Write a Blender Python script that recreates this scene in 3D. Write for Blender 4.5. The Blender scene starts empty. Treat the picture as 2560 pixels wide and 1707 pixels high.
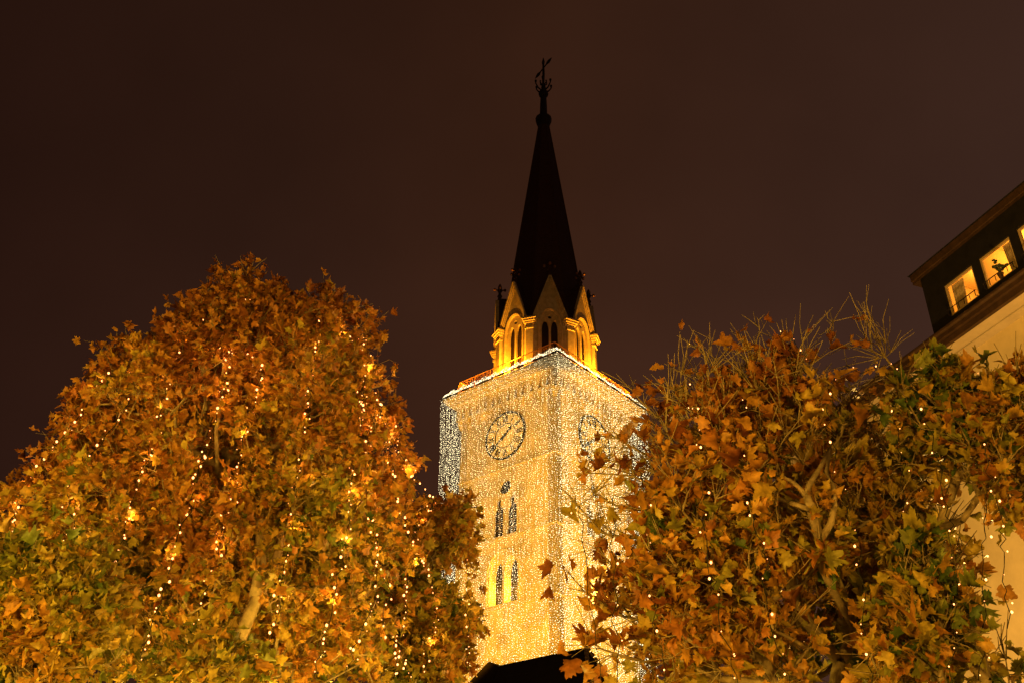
import bpy, bmesh, math, random
import numpy as np
from mathutils import Vector, Matrix
from mathutils.geometry import tessellate_polygon

# ------------------------------------------------------------------ camera, world, lights
SC = bpy.context.scene
COL = SC.collection
FPX, PITCH, ROLL = 2516.23, math.radians(32.24), math.radians(0.9127)
CAM = Vector((0, 0, 1.6))
_r, _u = Vector((1, 0, 0)), Vector((0, -math.sin(PITCH), math.cos(PITCH)))
_f = Vector((0, math.cos(PITCH), math.sin(PITCH)))
cr = _r * math.cos(ROLL) + _u * math.sin(ROLL)
cu = -_r * math.sin(ROLL) + _u * math.cos(ROLL)
cam_d = bpy.data.cameras.new('camera')
cam_d.sensor_width = 36; cam_d.lens = FPX * 36 / 2560
cam_d.clip_end = 4000; cam_d.clip_start = 0.1
cam = bpy.data.objects.new('camera', cam_d); COL.objects.link(cam)
m3 = Matrix((cr, cu, -_f)).transposed()
cam.matrix_world = Matrix.Translation(CAM) @ m3.to_4x4()
SC.camera = cam
SC.view_settings.view_transform = 'Standard'; SC.view_settings.look = 'None'
SC.view_settings.exposure = 0; SC.view_settings.gamma = 1
SC.cycles.max_bounces = 8; SC.cycles.diffuse_bounces = 4; SC.cycles.transparent_max_bounces = 12
SC.cycles.use_denoising = True; SC.cycles.denoising_prefilter = 'NONE'
SC.cycles.sample_clamp_indirect = 3

def at(px, py, dist):
    """the world point on the ray through a photo pixel, at a distance in front of the camera"""
    d = cr * ((px - 1280) / FPX) - cu * ((py - 853.5) / FPX) + _f
    return CAM + d * (dist / d.y)

world = bpy.data.worlds.new('World'); SC.world = world; world.use_nodes = True
nt = world.node_tree; nt.nodes.clear()
N = nt.nodes.new; LK = nt.links.new
tc = N('ShaderNodeTexCoord'); sp = N('ShaderNodeSeparateXYZ'); LK(tc.outputs['Generated'], sp.inputs[0])
mr = N('ShaderNodeMapRange'); mr.inputs[1].default_value = -0.5; mr.inputs[2].default_value = 0.55
LK(sp.outputs[0], mr.inputs[0])
rx = N('ShaderNodeValToRGB'); LK(mr.outputs[0], rx.inputs[0])
rx.color_ramp.elements[0].color = (0.0175, 0.0062, 0.0038, 1); rx.color_ramp.elements[1].color = (0.043, 0.0195, 0.0132, 1)
e = rx.color_ramp.elements.new(0.5); e.color = (0.041, 0.0145, 0.0072, 1)
e = rx.color_ramp.elements.new(0.27); e.color = (0.028, 0.0105, 0.0060, 1)
mz = N('ShaderNodeMapRange'); mz.inputs[1].default_value = 0.25; mz.inputs[2].default_value = 0.85
mz.inputs[3].default_value = 1.42; mz.inputs[4].default_value = 0.72
LK(sp.outputs[2], mz.inputs[0])
nz = N('ShaderNodeTexNoise'); nz.inputs['Scale'].default_value = 5; nz.inputs['Detail'].default_value = 3
LK(tc.outputs['Generated'], nz.inputs['Vector'])
mn = N('ShaderNodeMapRange'); mn.inputs[1].default_value = 0.3; mn.inputs[2].default_value = 0.7; mn.inputs[3].default_value = 0.9; mn.inputs[4].default_value = 1.1
LK(nz.outputs[0], mn.inputs[0])
mm = N('ShaderNodeMath'); mm.operation = 'MULTIPLY'; LK(mz.outputs[0], mm.inputs[0]); LK(mn.outputs[0], mm.inputs[1])
bg = N('ShaderNodeBackground'); LK(rx.outputs[0], bg.inputs[0]); LK(mm.outputs[0], bg.inputs[1])
wo = N('ShaderNodeOutputWorld'); LK(bg.outputs[0], wo.inputs[0])

def lamp(name, kind, loc, energy, color, radius=0.15, aim=None, cone=60):
    d = bpy.data.lights.new(name, kind); d.energy = energy; d.color = color
    d.shadow_soft_size = radius
    if kind == 'SPOT': d.spot_size = math.radians(cone); d.spot_blend = 0.12
    o = bpy.data.objects.new(name, d); COL.objects.link(o); o.location = loc
    if aim is not None:
        o.rotation_euler = (Vector(aim) - Vector(loc)).to_track_quat('-Z', 'Y').to_euler()
    return o
SOD = (1.0, 0.48, 0.05); SODY = (1.0, 0.57, 0.06)
# street lamps of the square (all below or behind the picture)
lamp('street_light', 'POINT', (-10.0, 6.5, 3.4), 4000, SODY, 0.25)
lamp('street_light', 'POINT', (-3.4, 2.5, 2.9), 3000, SOD, 0.3)
lamp('street_light', 'POINT', (3.6, -2.0, 2.8), 3200, SOD, 0.3)
lamp('street_light', 'POINT', (-2.4, 12.3, 2.7), 800, SODY, 0.3)
lamp('street_light', 'POINT', (9.5, 18.5, 5.5), 5600, (1, 0.54, 0.12), 0.3)
lamp('street_light', 'POINT', (-4.0, 24.0, 4.0), 2500, SODY, 0.3)
# floodlights of the church tower, standing on the ground
lamp('tower_floodlight', 'SPOT', (-20, 52, 13), 145000, (1, 0.47, 0.02), 0.5, (-1, 84, 33.8), 34.8)
lamp('tower_floodlight', 'SPOT', (26, 50, 13), 200000, (1, 0.49, 0.03), 0.5, (8, 84, 33.8), 34.8)

# ------------------------------------------------------------------ helpers
def new_obj(name, mesh, mats, parent=None):
    o = bpy.data.objects.new(name, mesh); COL.objects.link(o)
    for m in (mats if isinstance(mats, (list, tuple)) else [mats]): mesh.materials.append(m)
    if parent is not None: o.parent = parent
    return o
def empty(name, loc=(0, 0, 0), rz=0):
    o = bpy.data.objects.new(name, None); COL.objects.link(o); o.location = loc; o.rotation_euler.z = rz
    return o
def tag(o, label=None, cat=None, group=None, kind=None):
    if label: o['label'] = label
    if cat: o['category'] = cat
    if group: o['group'] = group
    if kind: o['kind'] = kind
    return o

class MB:
    """collects polygons of one mesh"""
    def __init__(s): s.v = []; s.f = []; s.mi = []; s.cur = 0
    def add(s, vs, fs):
        b = len(s.v); s.v += [tuple(v) for v in vs]
        s.f += [tuple(b + i for i in f) for f in fs]; s.mi += [s.cur] * len(fs)
    def box(s, x0, x1, y0, y1, z0, z1, M=None):
        vs = [Vector((x, y, z)) for x in (x0, x1) for y in (y0, y1) for z in (z0, z1)]
        if M is not None: vs = [M @ v for v in vs]
        s.add(vs, [(0, 1, 3, 2), (4, 6, 7, 5), (0, 4, 5, 1), (2, 3, 7, 6), (0, 2, 6, 4), (1, 5, 7, 3)])
    def obox(s, o, ax, ay, az, x0, x1, y0, y1, z0, z1):
        vs = [o + ax * x + ay * y + az * z for x in (x0, x1) for y in (y0, y1) for z in (z0, z1)]
        s.add(vs, [(0, 1, 3, 2), (4, 6, 7, 5), (0, 4, 5, 1), (2, 3, 7, 6), (0, 2, 6, 4), (1, 5, 7, 3)])
    def tube(s, pts, rad, n=6, cap=True):
        pts = [Vector(p) for p in pts]; k = len(pts)
        if not isinstance(rad, (list, tuple)): rad = [rad] * k
        base = len(s.v); up = Vector((0.13, 0.31, 0.94))
        for i, p in enumerate(pts):
            t = (pts[min(i + 1, k - 1)] - pts[max(i - 1, 0)])
            t = t.normalized() if t.length > 1e-9 else Vector((0, 0, 1))
            a = t.cross(up)
            if a.length < 1e-3: a = t.cross(Vector((1, 0, 0)))
            a.normalize(); b = t.cross(a)
            for j in range(n):
                q = 2 * math.pi * j / n
                s.v.append(tuple(p + (a * math.cos(q) + b * math.sin(q)) * rad[i]))
        for i in range(k - 1):
            for j in range(n):
                j2 = (j + 1) % n
                s.f.append((base + i * n + j, base + i * n + j2, base + (i + 1) * n + j2, base + (i + 1) * n + j)); s.mi.append(s.cur)
        if cap:
            s.f.append(tuple(base + j for j in range(n))[::-1]); s.mi.append(s.cur)
            s.f.append(tuple(base + (k - 1) * n + j for j in range(n))); s.mi.append(s.cur)
    def lathe(s, o, prof, n=12, ph=0.0):
        base = len(s.v)
        for r, z in prof:
            for j in range(n):
                q = ph + 2 * math.pi * j / n
                s.v.append((o[0] + r * math.cos(q), o[1] + r * math.sin(q), o[2] + z))
        for i in range(len(prof) - 1):
            for j in range(n):
                j2 = (j + 1) % n
                s.f.append((base + i * n + j, base + i * n + j2, base + (i + 1) * n + j2, base + (i + 1) * n + j)); s.mi.append(s.cur)
        s.f.append(tuple(base + j for j in range(n))[::-1]); s.mi.append(s.cur)
        s.f.append(tuple(base + (len(prof) - 1) * n + j for j in range(n))); s.mi.append(s.cur)
    def poly(s, pts): s.add(pts, [tuple(range(len(pts)))])
    def plate(s, outer, holes, o, ex, ez, nrm, depth, hole_depth=None, back=True):
        """a wall plate: outer outline with holes (2-D, metres), front on the plane o/ex/ez, thickness going to -nrm"""
        P = lambda p, d=0.0: o + ex * p[0] + ez * p[1] - nrm * d
        rings = [outer] + holes
        tri = tessellate_polygon([[Vector((p[0], p[1], 0)) for p in r] for r in rings])
        flat = [p for r in rings for p in r]
        s.add([P(p) for p in flat], tri)
        for k, r in enumerate(rings):
            dd = depth if (k == 0 or hole_depth is None) else (hole_depth[k - 1] if isinstance(hole_depth, list) else hole_depth)
            nn = len(r); vs = [P(p) for p in r] + [P(p, dd) for p in r]
            s.add(vs, [(i, (i + 1) % nn, nn + (i + 1) % nn, nn + i) for i in range(nn)])
        if back and hole_depth is None: s.add([P(p, depth) for p in flat], [t[::-1] for t in tri])
    def build(s, name, mats, parent=None, smooth=False):
        me = bpy.data.meshes.new(name); me.from_pydata(s.v, [], s.f)
        if max(s.mi, default=0) > 0: me.polygons.foreach_set('material_index', s.mi)
        if smooth: me.polygons.foreach_set('use_smooth', [True] * len(me.polygons))
        me.update()
        return new_obj(name, me, mats, parent)

def mat(name, col, rough=0.8, metal=0.0, var=0.0, scale=3.0, bump=0.0, emit=None, es=0.0, spec=0.3):
    m = bpy.data.materials.new(name); m.use_nodes = True; t = m.node_tree; b = t.nodes['Principled BSDF']
    b.inputs['Base Color'].default_value = (*col, 1); b.inputs['Roughness'].default_value = rough
    b.inputs['Metallic'].default_value = metal; b.inputs['Specular IOR Level'].default_value = spec
    if emit: b.inputs['Emission Color'].default_value = (*emit, 1); b.inputs['Emission Strength'].default_value = es
    if var or bump:
        tcn = t.nodes.new('ShaderNodeTexCoord'); n = t.nodes.new('ShaderNodeTexNoise')
        n.inputs['Scale'].default_value = scale; n.inputs['Detail'].default_value = 8; n.inputs['Roughness'].default_value = 0.65
        t.links.new(tcn.outputs['Object'], n.inputs['Vector'])
        if var:
            r = t.nodes.new('ShaderNodeValToRGB')
            r.color_ramp.elements[0].position = 0.32; r.color_ramp.elements[1].position = 0.7
            r.color_ramp.elements[0].color = (*[c * (1 - var) for c in col], 1)
            r.color_ramp.elements[1].color = (*[min(1, c * (1 + var)) for c in col], 1)
            t.links.new(n.outputs[0], r.inputs[0]); t.links.new(r.outputs[0], b.inputs['Base Color'])
        if bump:
            bu = t.nodes.new('ShaderNodeBump'); bu.inputs['Strength'].default_value = bump; bu.inputs['Distance'].default_value = 0.05
            t.links.new(n.outputs[0], bu.inputs['Height']); t.links.new(bu.outputs[0], b.inputs['Normal'])
    return m

M_wall = mat('tower_plaster', (0.48, 0.38, 0.20), 0.9, var=0.35, scale=0.55, bump=0.6)
M_stone = mat('pale_stone', (0.50, 0.40, 0.24), 0.85, var=0.25, scale=2.5, bump=0.4)
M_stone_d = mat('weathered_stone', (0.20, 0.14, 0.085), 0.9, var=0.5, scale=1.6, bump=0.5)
M_slate = mat('spire_slate', (0.05, 0.024, 0.02), 0.75, var=0.4, scale=6, bump=0.3, spec=0.15)
M_iron = mat('dark_iron', (0.02, 0.014, 0.012), 0.6, 0.3)
M_copper = mat('gilded_knob', (0.35, 0.16, 0.06), 0.4, 0.8)
M_rail = mat('brightened_railing', (0.50, 0.26, 0.09), 0.5, 0.3)  # base colour brightened so the railing looks lit
M_dark = mat('dark_opening', (0.012, 0.009, 0.008), 0.5)
M_glassd = mat('dark_window_glass', (0.03, 0.018, 0.018), 0.25)
M_clock = mat('clock_cream_enamel', (0.72, 0.60, 0.36), 0.6, var=0.1, scale=2)
M_black = mat('clock_black_paint', (0.012, 0.009, 0.007), 0.5)
M_roof = mat('church_roof_tiles', (0.022, 0.015, 0.014), 0.8, var=0.4, scale=8, bump=0.3, spec=0.1)
M_ridge = mat('pale_hip_tiles', (0.26, 0.17, 0.10), 0.8, var=0.4, scale=5)
M_wire = mat('light_string_cable', (0.012, 0.012, 0.01), 0.6)
M_bark = mat('plane_tree_bark', (0.24, 0.19, 0.10), 0.85, var=0.45, scale=7, bump=0.5)
M_twig = mat('thin_twig_bark', (0.20, 0.13, 0.06), 0.8, var=0.3, scale=9)

def courses(m, scale, amt):
    """horizontal courses of slates or tiles"""
    t = m.node_tree; b = t.nodes['Principled BSDF']; c = t.nodes.new('ShaderNodeTexCoord'); w = t.nodes.new('ShaderNodeTexWave')
    w.bands_direction = 'Z'; w.wave_profile = 'SAW'; w.inputs['Scale'].default_value = scale; w.inputs['Distortion'].default_value = .6
    t.links.new(c.outputs['Object'], w.inputs['Vector']); bu = t.nodes.new('ShaderNodeBump'); bu.inputs['Strength'].default_value = amt; bu.inputs['Distance'].default_value = .08
    t.links.new(w.outputs['Fac'], bu.inputs['Height']); t.links.new(bu.outputs[0], b.inputs['Normal'])
courses(M_slate, .55, .9); courses(M_roof, .7, 1.0)
def bulb_mat(name, col, s, nosample):
    m = bpy.data.materials.new(name); m.use_nodes = True; t = m.node_tree; t.nodes.clear()
    em = t.nodes.new('ShaderNodeEmission'); em.inputs[0].default_value = (*col, 1); em.inputs[1].default_value = s
    o = t.nodes.new('ShaderNodeOutputMaterial'); t.links.new(em.outputs[0], o.inputs[0])
    if nosample: m.cycles.emission_sampling = 'NONE'
    return m
M_net = bulb_mat('curtain_bulb_glow', (1, 0.82, 0.44), 3.7, True)
M_bulb = bulb_mat('tree_bulb_glow', (1, 0.33, 0.09), 6.5, False)

# ------------------------------------------------------------------ ground
g = MB(); g.poly([(-600, -300, 0), (600, -300, 0), (600, 900, 0), (-600, 900, 0)])
tag(g.build('ground', mat('square_paving', (0.12, 0.10, 0.08), 0.8, var=0.3, scale=0.8, bump=0.3)), kind='structure')

# ------------------------------------------------------------------ church tower
AZ = math.radians(40.67)
R_ = Vector((math.sin(AZ), math.cos(AZ), 0)); L_ = Vector((-math.cos(AZ), math.sin(AZ), 0)); Z_ = Vector((0, 0, 1))
NC = Vector((4.167, 78.227, 0)); S, W = 14.62, 1.52
CT = NC + (R_ + L_) * (S / 2)
tower = empty('church_tower', CT)
tag(tower, 'tall square church tower with clock faces and dark pointed spire, hung with light curtains', 'church tower')
def tw(name, mb, m, parent=None, smooth=False):
    """build in world space, then hang under the tower"""
    o = mb.build(name, m, None, smooth); o.parent = parent or tower
    o.matrix_parent_inverse = Matrix.Translation(-CT)
    return o
def tsub(name, mb, m, parent, smooth=False):
    o = mb.build(name, m, None, smooth); o.parent = parent
    return o
# sides: (origin corner on the wall plane, along-direction, outward normal); u measured from the near cornice corner
hw = S / 2 - W
sides = []
for k in range(4):
    nrm = [-R_, -L_, R_, L_][k]; ex = [L_, R_, L_, R_][k]
    sides.append((CT + nrm * hw - ex * (S / 2), ex, nrm))     # u=0 at the cornice corner, wall spans W..S-W
def arch(cx, w, z0, zs, zt, n=6):
    """pointed-arch outline: width w, bottom z0, spring zs, top zt"""
    h = w / 2; pts = [(cx - h, z0), (cx + h, z0)]
    hh = zt - zs
    for i in range(n + 1):
        t = i / n; pts.append((cx + h * (1 - t ** 1.9), zs + hh * (1 - (1 - t) ** 1.5) if False else zs + hh * math.sin(t * math.pi / 2 * 0.96) / math.sin(math.pi / 2 * 0.96)))
    for i in range(n - 1, -1, -1):
        t = i / n; pts.append((cx - h * (1 - t ** 1.9), zs + hh * math.sin(t * math.pi / 2 * 0.96) / math.sin(math.pi / 2 * 0.96)))
    return pts
def trefoil(cx, w, z0, zs, zt):
    h = w / 2
    pts = [(cx - h, z0), (cx + h, z0), (cx + h, zs), (cx + h * .86, zs + .18), (cx + h * .5, zs + .40), (cx + h * .42, zs + .55)]
    for a in range(-30, 211, 30):
        pts.append((cx + h * .48 * math.cos(math.radians(a)), zt - .32 + .32 * math.sin(math.radians(a))))
    pts += [(cx - h * .42, zs + .55), (cx - h * .5, zs + .40), (cx - h * .86, zs + .18), (cx - h, zs)]
    return pts
def circle(cx, cz, r, n=20): return [(cx + r * math.cos(2 * math.pi * i / n), cz + r * math.sin(2 * math.pi * i / n)) for i in range(n)]

shaft = MB(); MID = S / 2
holes_def = []; HD_ = [.28, .28, .28, .85, .85, .3]
for k, (o, ex, nrm) in enumerate(sides):
    ov = [(W, 0), (S - W, 0), (S - W, 49.35), (W, 49.35)]
    holes = []
    if k < 2:
        holes = [trefoil(MID - .86, 1.13, 34.5, 36.9, 38.15), trefoil(MID + .72, 1.13, 34.5, 36.9, 38.15),
                 circle(MID, 39.12, .68), arch(MID - .86, 1.5, 28.4, 30.9, 32.5), arch(MID + .86, 1.5, 28.4, 30.9, 32.5),
                 [(MID - .17, 47.9), (MID + .17, 47.9), (MID + .17, 48.9), (MID, 49.1), (MID - .17, 48.9)]]
    shaft.plate(ov, holes, o, ex, Z_, nrm, 0.9, HD_ if holes else None, back=False)
    holes_def.append(holes)
tw('shaft', shaft, M_wall)
for k in range(2):
    o, ex, nrm = sides[k]
    for j, h in enumerate(holes_def[k]):
        m = MB(); m.poly([o + ex * p[0] + Z_ * p[1] - nrm * (HD_[j] - .02) for p in h])
        wn = tw(['window', 'window', 'oculus_window', 'window', 'window', 'slit_window'][j], m, M_dark)
        # moulded frame round the opening
        c = (sum(p[0] for p in h) / len(h), sum(p[1] for p in h) / len(h))
        if j < 5:
            fr = MB(); big = [(c[0] + (p[0] - c[0]) * 1.10, c[1] + (p[1] - c[1]) * (1.04 if j != 2 else 1.1)) for p in h]
            fr.plate(big, [h], o + nrm * .06, ex, Z_, nrm, 0.06, 0.06, back=False)
            tsub('window_frame', fr, M_stone, wn)
        if j in (0, 1):
            mu = MB(); q = sum(p[0] for p in h[:2]) / 2
            mu.obox(o - nrm * .24, ex, nrm, Z_, q - .05, q + .05, 0, .1, 34.5, 37.4)
            for zz in (35.2, 35.9, 36.6): mu.obox(o - nrm * .24, ex, nrm, Z_, q - .55, q + .55, 0.01, .07, zz, zz + .06)
            tsub('mullion', mu, M_stone_d, wn)
    # hood mould over the lit lower pair
    hm = MB(); pts = arch(MID, 3.7, 28.4, 31.0, 33.15)
    hm.tube([o + ex * p[0] + Z_ * p[1] + nrm * .08 for p in pts[1:] + pts[:1]], .11, 6)
    tw('hood_mould', hm, M_stone)
    for j in (-.82, .82):
        lamp('window_recess_lamp', 'POINT', o + ex * (MID + j - (.2 if k == 0 else .1)) + Z_ * 29.6 - nrm * .36, 460, (1, .50, .04), .05)
for zz in (34.2, 28.0, 40.9):
    sc_ = MB()
    for k, (o, ex, nrm) in enumerate(sides):
        sc_.obox(o, ex, nrm, Z_, W - .12, S - W + .12, 0.003 * k - .02, .14, zz, zz + (.16 if zz < 40 else .1))
    tw('string_course', sc_, M_stone)
# cornice slab and corbel table
co = MB()
def sq(mb, half, z0, z1):
    pts = [CT + (R_ * a + L_ * b) * half for a, b in ((-1, -1), (1, -1), (1, 1), (-1, 1))]
    vs = [p + Z_ * z0 for p in pts] + [p + Z_ * z1 for p in pts]
    mb.add(vs, [(3, 2, 1, 0), (4, 5, 6, 7)] + [(i, (i + 1) % 4, 4 + (i + 1) % 4, 4 + i) for i in range(4)])
sq(co, S / 2 - .12, 49.72, 50.0); sq(co, S / 2 - .35, 49.45, 49.72); sq(co, S / 2 - .6, 49.2, 49.45)
tw('cornice', co, M_stone)
cb = MB(); ww = S - 2 * W; nA = 12; pitchA = ww / nA
for k, (o, ex, nrm) in enumerate(sides):
    outer = [(W - .4, 47.5), (S - W + .4, 47.5), (S - W + .4, 49.2), (W - .4, 49.2)]
    holes = [arch(W + pitchA * (i + .5), pitchA * (.5 if i % 3 else .62), 47.75, 48.2, 48.85, 4) for i in range(nA)]
    cb.plate(outer, holes, o + nrm * .4, ex, Z_, nrm, .38, .38, back=False)
    for i in range(nA + 1):
        u = W + pitchA * i
        for q, (d, z0, z1) in enumerate(((.40, 47.2, 47.5), (.26, 46.9, 47.2), (.14, 46.6, 46.9))):
            cb.obox(o, ex, nrm, Z_, u - .17 + .01 * q, u + .17 - .01 * q, 0.0, d + .006, z0, z1)
tw('corbel_table', cb, M_wall)

# clocks
def clock(k):
    o, ex, nrm = sides[k]
    rt = ex if k == 1 else -ex              # to the right when looking at the dial
    c = o + ex * (MID + 0.0) + Z_ * 44.25 + nrm * .05
    RR = 2.32
    def ring(mb, r0, r1, d0, d1, n=64):
        for i in range(n):
            a, b = 2 * math.pi * i / n, 2 * math.pi * (i + 1) / n
            q = lambda r, t, d: c + rt * (r * math.sin(t)) + Z_ * (r * math.cos(t)) + nrm * d
            mb.add([q(r0, a, d0), q(r1, a, d0), q(r1, b, d0), q(r0, b, d0), q(r0, a, d1), q(r1, a, d1), q(r1, b, d1), q(r0, b, d1)],
                   [(4, 5, 6, 7), (0, 3, 2, 1), (1, 2, 6, 5), (0, 4, 7, 3)])
    m = MB(); ring(m, 0.0, 1.22, 0.0, .06); ring(m, 1.22, RR - .04, 0.0, .10)
    face = tw('clock_face', m, M_clock)
    m = MB(); ring(m, RR - .03, RR + .07, 0, .22); m2 = MB(); ring(m2, 1.21, 1.26, .05, .14); tsub('inner_ring', m2, M_black, face)
    for i in range(60):
        t = 2 * math.pi * i / 60; d = rt * math.sin(t) + Z_ * math.cos(t); e2 = rt * math.cos(t) - Z_ * math.sin(t)
        w2 = .04 if i % 5 else .07
        m.obox(c + d * (RR - .2), e2, d, nrm, -w2 * .5, w2 * .5, 0, .15, .09, .15)
    tsub('clock_ring', m, M_black, face)
    m = None
    def stroke(m, ctr, d, e2, x0, y0, x1, y1, w):
        a = ctr + e2 * x0 + d * y0; b = ctr + e2 * x1 + d * y1
        v = (b - a).normalized(); s2 = v.cross(nrm)
        m.obox(a, s2, v, nrm, -w / 2, w / 2, 0, (b - a).length, .095, .17)
    for h, txt in enumerate(['XII', 'I', 'II', 'III', 'IIII', 'V', 'VI', 'VII', 'VIII', 'IX', 'X', 'XI']):
        t = math.radians(h * 30); d = rt * math.sin(t) + Z_ * math.cos(t); e2 = rt * math.cos(t) - Z_ * math.sin(t)
        ctr = c + d * 1.72; H = .33; m = MB()
        ws = [.36 if ch in 'XV' else .15 for ch in txt]; x = -sum(ws) / 2
        for ch, wd in zip(txt, ws):
            if ch == 'I': stroke(m, ctr, d, e2, x + wd / 2, -H, x + wd / 2, H, .055)
            elif ch == 'V':
                stroke(m, ctr, d, e2, x + .04, H, x + wd / 2, -H, .065); stroke(m, ctr, d, e2, x + wd - .04, H, x + wd / 2, -H, .05)
            else:
                stroke(m, ctr, d, e2, x + .03, H, x + wd - .03, -H, .065); stroke(m, ctr, d, e2, x + wd - .03, H, x + .03, -H, .05)
            x += wd
        tsub('numeral', m, M_black, face)
    def hand(name, ang, ln, w, off, spade):
        t = math.radians(ang); d = rt * math.sin(t) + Z_ * math.cos(t); e2 = rt * math.cos(t) - Z_ * math.sin(t)
        prof = [(-.55, w * 1.3), (-.3, w * .6), (0, w * 1.2), (ln * .45, w * .6), (ln * .60, w * .6), (ln * .70, spade), (ln * .8, w * .8), (ln, .02)]
        pts = [c + e2 * (-b) + d * a + nrm * off for a, b in prof] + [c + e2 * b + d * a + nrm * off for a, b in reversed(prof)]
        mm_ = MB(); n = len(pts); vs = pts + [p + nrm * .04 for p in pts]; kq = len(prof)
        mm_.add(vs, [(i, i + 1, n - 2 - i, n - 1 - i) for i in range(kq - 1)] + [(n + i, n + n - 1 - i, n + n - 2 - i, n + i + 1) for i in range(kq - 1)] +
                [(i, (i + 1) % n, n + (i + 1) % n, n + i) for i in range(n)])
        tsub(name, mm_, M_black, face)
    hand('minute_hand', 233, 2.25, .10, .24, .26); hand('hour_hand', 47, 1.15, .11, .19, .24)
clock(0); clock(1)

# balcony railing: bulging bars inside the cornice edge
rl = MB()
for k in range(4):
    nrm = sides[k][2]; ex = sides[k][1]
    half = S / 2 - 1.25; o = CT + nrm * half
    nb = 58
    for i in range(nb + 1):
        u = -half + .0 + 2 * half * i / nb
        p = o + ex * u
        rl.tube([p + Z_ * 50.02, p + nrm * .10 + Z_ * 50.5, p + nrm * .26 + Z_ * 51.1, p + nrm * .22 + Z_ * 51.6, p + Z_ * 52.06], .022, 4)
    rl.tube([o - ex * half + Z_ * 52.08, o + ex * half + Z_ * 52.08], .045, 5)
    rl.tube([o - ex * half + Z_ * 50.2, o + ex * half + Z_ * 50.2], .03, 5)
    for i in range(1, 6):
        p = o + ex * (-half + 2 * half * i / 6)
        rl.tube([p + Z_ * 50.0, p + Z_ * 52.08], .05, 5)
tw('balcony_railing', rl, M_rail)

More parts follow.
